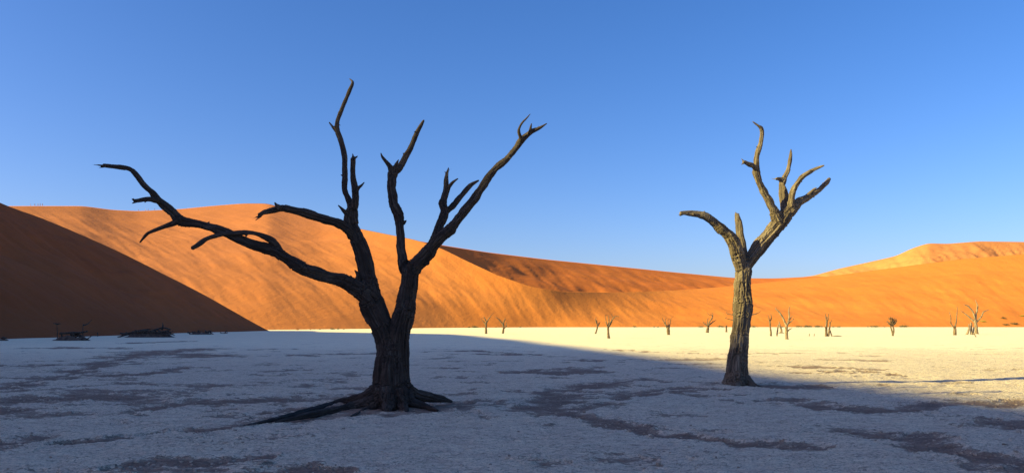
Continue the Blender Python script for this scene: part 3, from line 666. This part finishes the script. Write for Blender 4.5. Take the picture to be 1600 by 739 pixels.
small_tree('rounded dead tree with curling branches just left of the sunlit big tree', [(1105, 519.6, 2.6), (1106, 513, 2), (1106.8, 508, 1.8)],
  [[(1106, 509), (1101.5, 506.3), (1098, 503)], [(1106, 508), (1105, 499)], [(1107, 508), (1109, 502.5), (1113, 496), (1111.5, 491.5), (1108.5, 492)], [(1112, 498), (1113.5, 494), (1113.8, 489.5)], [(1107.5, 508), (1114.5, 502.5), (1119, 499.5)]], twigs=2, seed=6)
small_tree('spreading dead tree mostly hidden behind the trunk of the sunlit tree', [(1152, 521, 2.4), (1154, 508, 2), (1153, 500, 1.8)],
  [[(1152, 503), (1144, 500), (1133, 497)], [(1153, 500), (1145, 492), (1137, 491)], [(1154, 500), (1174, 492), (1182, 490), (1189, 486)]], twigs=2, seed=7)
small_tree('short dead stump with no branches left of the sunlit trunk', [(1135, 518.7, 1.5), (1135, 509, 1.2)], [[(1135, 511), (1134, 508)]], seed=8, cat='stump', name='tree_stump')
small_tree('thin upright dead tree, first of the cluster right of the sunlit trunk', [(1204.8, 525, 1.5), (1203.8, 512, 1.3), (1203, 501, 1.1)], [[(1203, 504), (1201.5, 498), (1201, 494)], [(1203, 502), (1205.3, 497), (1204.5, 489)]], twigs=1, seed=9)
small_tree('bare narrow dead pole standing in the right cluster', [(1214, 525, 1.2), (1215, 514, 1.1), (1216, 507, .8)], [[(1215, 513), (1217, 509)]], seed=10, mat=M_FARPALE)
small_tree('crooked low dead tree leaning left in the right cluster', [(1220.5, 520.4, 1.5), (1221, 516, 1.5), (1218.5, 509, 1.3), (1217, 502.5, .6)], [[(1220, 519.5), (1216, 520)], [(1221, 519.5), (1225, 520)]], seed=11, mat=M_FARPALE)
small_tree('tallest pale dead tree of the right cluster with a long left branch', [(1229.5, 530, 2.6), (1229, 518, 2.3), (1228.7, 507.4, 2.1)],
  [[(1228.5, 509, 1.8), (1224, 498, 1.4), (1218, 488.7, 1.2), (1211.6, 482, .5)], [(1226, 503), (1223, 493)], [(1229.5, 509, 1.8), (1233, 498, 1.4), (1232.7, 486, 1), (1234, 478, .4)], [(1233, 500), (1235.5, 497), (1237.8, 494.5)], [(1231, 506), (1236, 502), (1240, 498.5)], [(1230, 518), (1234, 514), (1237.6, 512.4)]], twigs=2, seed=12, mat=M_FARPALE)
small_tree('bundle of three thin dead stems with one leaning outward to the right', [[(1291, 524.4, 2), (1291, 512, 1.8), (1292, 502.5, 1.5)], [(1294.5, 523.5, 1.6), (1296, 514, 1.4), (1297, 503, 1)], [(1300, 525.4, 1), (1297, 517, .9), (1296, 511, .7)]],
  [[(1292, 503), (1290.5, 497), (1289.6, 490)], [(1292, 504), (1294, 497), (1294.5, 489.5)], [(1297, 504), (1299, 502.5)], [(1291, 514), (1288.5, 510)]], twigs=1, seed=13)
def crown_limbs(cx, cy, rx, ry, bx, by, n, rr):
    out = []
    for k in range(n):
        a = rr.uniform(-math.pi*1.05, math.pi*.05); q = rr.uniform(.55, 1)
        ex, ey = cx+rx*q*math.cos(a), cy+ry*q*math.sin(a)
        out.append([(bx, by, .9), ((bx+ex)/2+rr.normal()*.6, (by+ey)/2+rr.normal()*.6, .6), (ex, ey, .3)])
    return out
rr0 = np.random.RandomState(4)
small_tree('small round-topped tree with a dense twiggy crown alone on the pan', [[(1395, 524.7, 1.5), (1396.5, 515, 1.3), (1395, 509, 1.2)], [(1395, 523, 1.2), (1393, 515, 1.1), (1391.5, 509, 1)]], crown_limbs(1393.6, 505, 8, 7.5, 1394, 509, 22, rr0), twigs=5, seed=14)
small_tree('two-pronged dead tree on a thick dark stump left of the tallest right tree', [(1492, 523.5, 2.6), (1492, 515.5, 2.2), (1492.3, 509, 1.3)], [[(1492.3, 511, 1.2), (1494.5, 500, .9), (1495, 492.5, .8), (1496.3, 480, .4)], [(1491, 513, 1), (1486, 505, .8), (1485.5, 495, .6), (1483, 487, .3)]], twigs=1, seed=15)
small_tree('tallest dead tree at the far right with wide spreading branches', [(1526, 521.7, 2.8), (1525, 510, 2.3), (1524, 501, 2.2)],
  [[(1524, 503, 1.7), (1520.4, 487.6, 1.2), (1513, 478.7, 1), (1505.7, 475.2, .4)], [(1524, 504, 1.5), (1512, 493, 1), (1503, 486.5, .4)], [(1524.5, 503, 1.7), (1525.5, 488, 1.2), (1527, 477, .9), (1524, 469.5, .4)], [(1526, 488), (1528.7, 479.5)], [(1525, 504, 1.5), (1533, 495, 1.1), (1537.4, 487, .9), (1545, 484, .4)]], twigs=3, seed=16, mat=M_FARPALE)
small_tree('cluster of three short bare dead stems at the foot of the tallest right tree', [[(1510.6, 522.6, 1.8), (1514, 515, 1.3), (1514, 506, .8)], [(1518, 521.7, 1.9), (1517.5, 512, 1.5), (1517, 503.5, 1)], [(1520.5, 521, 1.2), (1521.6, 511, .8)]], [[(1517.5, 510), (1519, 505)]], seed=17, mat=M_FARPALE)
def log(label, P, mat, seed=1, name='fallen_log', cat='log', group=None):
    rr = np.random.RandomState(seed); Y = gd(max(p[1] for p in P)+P[0][2]); c = P[0]; base = ((c[0]-CX)/F*Y, Y, 0)
    V, F_ = small_limb(None, P, Y, base, rr, 8); V = V-np.array([0, 0, V[:, 2].min()+.03])
    o = mesh_np(name, V, F_, mat); o.location = base; tag(o, label, cat, group); return o
log('fallen bare branch lying at the foot of the tallest right tree', [(1521, 519, .9), (1525, 525.5, .7)], M_FARPALE, 2)
log('thin dark log lying flat beside the bundle of three stems', [(1302, 524.6, .8), (1308, 524.4, .8), (1315, 524.6, .5)], M_FAR, 3)
for k, (x, w) in enumerate([(1264.6, 523), (1272, 523)]):
    small_tree(['tiny stick poking from the pan, left of two', 'tiny stick poking from the pan, right of two'][k], [(x, 525, .6), (x+.3, 521, .4)], [], seed=20+k, name='dead_stick', cat='stick')

# ------------------------------------------------------------------ shrubs along the dune foot
def shrub_mesh(name, w, h, mat, n, rr, parent=None):
    Vs, Fs, off = [], [], 0
    for k in range(n):
        a = rr.uniform(0, 2*math.pi); q = rr.uniform(0, 1)**.6; ex = np.array([w*q*math.cos(a), w*q*math.sin(a), h*math.sqrt(max(1-q*q*.85, .05))*rr.uniform(.6, 1)])
        m = ex*.5+rr.normal(size=3)*w*.06; m[2] = abs(m[2])
        Q = resample(np.array([[ex[0]*.12, ex[1]*.12, -.02, .03], [*m, .022], [*ex, .008]]), .15)
        V, F_ = tube_arrays(Q, 4); Vs.append(V); Fs.append(F_+off); off += len(V)
        for j in range(4):     # leafy bits
            c = ex*rr.uniform(.55, 1.05)+rr.normal(size=3)*w*.08; c[2] = max(c[2], .02); s = rr.uniform(.04, .10)*max(w, .5)
            d1, d2 = rr.normal(size=3), rr.normal(size=3); d1 *= s/np.linalg.norm(d1); d2 *= s/np.linalg.norm(d2)
            Vs.append(np.array([c-d1, c+d2, c+d1])); Fs.append(np.array([[0, 1, 2]])+off); off += 3
    return mesh_np(name, np.concatenate(Vs), np.concatenate(Fs), mat, parent)
rr1 = np.random.RandomState(11)
protos = [shrub_mesh('dry_shrub', .8, .55, M_SHRUB, 34, rr1), shrub_mesh('dry_shrub', 1.2, .6, M_SHRUB, 44, rr1), shrub_mesh('dry_shrub', .6, .45, M_SHRUB, 26, rr1)]
sp = [(733, .6), (742, .9), (775, .5), (813, .6), (992, .7), (1022, 1.0), (1028, .7), (1094, .8), (1098, .7), (1124, 1.1), (1129, .9), (1134, .6), (1172, .6), (1178, .9), (1184, .6), (1222, .8), (1247, .9), (1252, 1.0), (1258, 1.3), (1262, 1.2), (1267, .9), (1275, 1.1), (1279, 1.3), (1284, .9), (1302, .8), (1310, .7), (1356, .9), (1362, 1.0), (1368, 1.2), (1382, .8), (1408, 1.1), (1413, 1.3), (485, .35), (500, .4), (520, .5), (528, .7), (537, .4), (465, .3)]
bx_, by_ = np.array(BASE).T
used = set()
for i, (x, s) in enumerate(sp):
    pz = protos[i % 3]
    o = pz if (i % 3) not in used else pz.copy()
    if (i % 3) in used: COL.objects.link(o)
    used.add(i % 3)
    Y = float(curve(BASE, np.array([x, x+.01]), 30)[0])-2-rr1.uniform(0, 4)
    o.location = ((x-CX)/F*Y, Y, -.02); o.rotation_euler = (0, 0, rr1.uniform(0, 6.28)); s *= 1.5; o.scale = (s*rr1.uniform(.8, 1.2), s, s*rr1.uniform(.8, 1.2))
    zone = [(550, 'low dry shrub at the dune foot left of the large dark tree'), (750, 'low dry shrub at the dune foot left of the leftmost far tree'), (780, 'low dry shrub between the two leftmost far trees'),
            (830, 'low dry shrub alone to the right of the second far tree'), (1000, 'low dry shrub right of the slender upright far tree'), (1040, 'low dry shrub just left of the stubby far tree'), (1100, 'low dry shrub left of the rounded far tree'),
            (1150, 'low dry shrub between the rounded far tree and the sunlit trunk'), (1200, 'low dry shrub just right of the sunlit trunk'), (1230, 'low dry shrub behind the right tree cluster'),
            (1290, 'low dry shrub in the row left of the bundle of three stems'), (1330, 'low dry shrub just right of the bundle of three stems'), (1390, 'low dry shrub just left of the round-topped tree'), (1700, 'low dry shrub just right of the round-topped tree')]
    tag(o, [z[1] for z in zone if x < z[0]][0], 'shrub', 'low shrubs along the dune foot')
def placed_shrub(x, y, Y, w, h, mat, n, label, seed):
    rr = np.random.RandomState(seed); o = shrub_mesh('shrub', w, h, mat, n, rr)
    o.location = wp(x, y, Y); tag(o, label, 'shrub'); return o

# ------------------------------------------------------------------ brushwood heaps in the shade of the left dune
def heap(name, x0, x1, ybase, ytop, label, logs, seed, spikes=(), mound=.55):
    rr = np.random.RandomState(seed); Y = gd(ybase); xc = (x0+x1)/2; w = (x1-x0)/F*Y/2; h = (ybase-ytop)/F*Y*mound
    base = ((xc-CX)/F*Y, Y+w*.25, 0); root = empty(name, base); tag(root, label, 'brushwood')
    n = 48; a = np.linspace(-1.25, 1.25, n); XX, YY = np.meshgrid(a*w, a*w*.38)
    q = np.sqrt((XX/w)**2+(YY/(w*.38))**2)
    Z = h*(sstep(1.05, .45, q))*(.8+.55*fbm(XX*1.1+seed, YY*1.1, 1.1, 4))-.05+.10*h*fbm(XX*4, YY*4, seed, 3)*sstep(1.1, .8, q)
    mesh_np('mound', np.stack([XX, YY, Z], -1).reshape(-1, 3), grid_faces(n, n), M_MOUND, root)
    for k in range(logs):
        px, py = rr.uniform(-.85, .85)*w, rr.uniform(-.3, .25)*w; L = rr.uniform(.25, .6)*w; an = rr.normal()*.5; ti = rr.normal()*.22
        hq = h*sstep(1.05, .45, abs(px)/w); d = np.array([math.cos(an), math.sin(an)*.6, ti]); c = np.array([px, py, hq*.9+rr.uniform(0, .25)*h])
        P = np.array([[*(c-d*L*.5), rr.uniform(.05, .11)], [*(c+rr.normal(size=3)*.12), .08], [*(c+d*L*.5+[0, 0, rr.uniform(-.1, .25)*h]), .03]])
        P[:, 2] = np.maximum(P[:, 2], .02)
        V, F_ = tube_arrays(resample(P, .2), 7); mesh_np('branch', V, F_, M_LOG, root)
    for P in spikes:
        Q = [(*(np.array(wp(p[0], p[1], Y))-np.array([base[0], base[1]-.0, 0])+[0, w*.25, 0]), p[2]/F*Y) for p in P]
        V, F_ = tube_arrays(resample(Q, .15), 7); mesh_np('stump', V, F_, M_LOG, root)
t = NT('dark_clay_mound'); nf = t.noise(t.obj(), 3, 6, .65)
t.link(t.ramp(nf, [(.35, (.05, .033, .025)), (.7, (.18, .125, .09))]), t.b.inputs['Base Color']); t.link(t.bump(nf, .8, .1), t.b.inputs['Normal']); t.b.inputs['Roughness'].default_value = .95
M_MOUND = t.m
heap('brushwood_heap', 74, 140, 532, 517, 'flat-topped dark mound with a log on top at the foot of the shaded dune', 7, 3, [[(88, 521, 1.6), (104, 520, 1.8), (120, 519.5, 1.8), (132, 517.5, 1.2)], [(92, 526, 1.3), (91, 519, .9)]])
heap('brushwood_heap', 186, 272, 527, 511, 'widest heap of tangled dead branches with an upright stump, under the shaded dune', 34, 5, [[(248, 515, 2.2), (249.5, 510, 1.4), (249.3, 504, .6)], [(232, 517, 1.6), (242, 513.5, 1.3), (252, 512, 1.3), (262, 515, 1)]])
heap('brushwood_heap', 292, 332, 522.5, 515, 'smaller brushwood heap right of the widest heap', 12, 8)
heap('brushwood_heap', 344, 358, 521, 518.3, 'tiny dark mound at the right end of the heaps', 3, 9)
heap('brushwood_heap', -6, 14, 532, 526, 'small dark mound at the left edge of the pan', 3, 10)
small_tree('thin dead sapling with a flat crossing top behind the flat-topped mound, left one', [(90, 531, .7), (89.5, 518, .6), (89, 506, .4)], [[(89, 506), (86, 505.3), (83, 505)], [(89, 506.5), (92, 505.5), (95, 506)]], mat=M_LOG, seed=31, name='dead_sapling')
small_tree('thin dead sapling with an arm bent out to the right behind the flat-topped mound', [(129.8, 530, .7), (129.6, 518, .6), (129.6, 505, .4)], [[(129.7, 508), (136, 506.5), (144, 499.5)]], mat=M_LOG, seed=32, name='dead_sapling')
small_tree('little dark stump between the two largest heaps', [(152.5, 525.5, .9), (152.5, 519, .6)], [], mat=M_LOG, seed=33, name='tree_stump', cat='stump')

# ------------------------------------------------------------------ things on the sand, found by casting a ray onto the dune
bpy.context.view_layer.update()
dg = bpy.context.evaluated_depsgraph_get()
def hit(px, py):
    d = Vector(((px-CX)/F, 1, (HY-py)/F)).normalized()
    ok, loc, n, i, o, m = S.ray_cast(dg, Vector((0, 150, CH))+d*0 if False else Vector((0, 0, CH)), d)
    return loc if ok else None
for (x, y, w, h, mat, lab, seed) in [(1568, 498, 1.6, 1.3, M_SHRUB, 'dark rounded shrub growing on the sand at the far right', 41), (1585, 507, 2.2, 1.2, M_SHRUB, 'broad brown shrub at the dune foot, lowest at the far right', 42),
                                    (1572, 508, 1.7, .9, M_SHRUB, 'pale brown shrub between two darker ones at the far right dune foot', 43), (1536, 503, 1.8, .7, M_GREEN, 'yellow-green shrub glowing behind the tallest right tree', 44), (1597, 494, 1.8, .6, M_GREEN, 'yellow-green tuft at the right edge of the photo', 45)]:
    p = hit(x, y)
    if p:
        o = shrub_mesh('shrub', w, h, mat, 60, np.random.RandomState(seed)); o.location = p; tag(o, lab, 'shrub')

# ------------------------------------------------------------------ hikers on the crest
def person_mesh():
    J = [((0, 0, .95), .14), ((0, 0, 1.2), .14), ((0, 0, 1.42), .15), ((0, 0, 1.52), .055), ((0, 0, 1.62), .095), ((0, .0, 1.74), .08),
         ((.19, 0, 1.42), .06), ((.26, .02, 1.16), .045), ((.25, .10, .92), .035), ((-.19, 0, 1.42), .06), ((-.26, .0, 1.16), .045), ((-.25, .08, .92), .035),
         ((.10, 0, .88), .09), ((.11, .14, .50), .065), ((.11, .10, .08), .045), ((.11, .24, .03), .04), ((-.10, 0, .88), .09), ((-.11, -.06, .50), .065), ((-.11, -.20, .08), .045), ((-.11, -.08, .03), .04)]
    E = [(0, 1), (1, 2), (2, 3), (3, 4), (4, 5), (2, 6), (6, 7), (7, 8), (2, 9), (9, 10), (10, 11), (0, 12), (12, 13), (13, 14), (14, 15), (0, 16), (16, 17), (17, 18), (18, 19)]
    me = bpy.data.meshes.new('p'); me.from_pydata([j[0] for j in J], E, []); ob = bpy.data.objects.new('p', me); COL.objects.link(ob)
    m = ob.modifiers.new('s', 'SKIN'); ob.modifiers.new('ss', 'SUBSURF').levels = 1
    for i, j in enumerate(J): me.skin_vertices[0].data[i].radius = (j[1], j[1])
    me.skin_vertices[0].data[0].use_root = True
    d = bpy.context.evaluated_depsgraph_get(); r = bpy.data.meshes.new_from_object(ob.evaluated_get(d)); r.name = 'person'
    bpy.data.objects.remove(ob); r.materials.clear(); r.materials.append(M_CLOTH)
    for p in r.polygons: p.use_smooth = True
    return r
PM = person_mesh()
for i, x in enumerate([48.5, 55, 60, 63.5, 67, 217, 228, 232, 242]):
    xs = np.array([x, x+.01]); yc = 318.0; p = None
    for k in range(60):
        q = hit(x, yc+k*.5)
        if q: p = q; break
    if p is None: continue
    o = bpy.data.objects.new('person', PM); COL.objects.link(o)
    o.location = p+Vector((0, -.5, -.1)); o.rotation_euler = (0, 0, random.uniform(0, 6.28)); o.scale = (1, 1, random.uniform(.93, 1.05))
    od = ['leftmost', 'second', 'third', 'fourth', 'rightmost'] if i < 5 else ['leftmost', 'second', 'third', 'rightmost']
    tag(o, od[i if i < 5 else i-5]+(' of the five tiny hikers on the dune crest at the far left' if i < 5 else ' of the four tiny hikers on the dip of the dune crest'), 'person', 'hikers at the far left of the crest' if i < 5 else 'hikers on the dip of the crest')
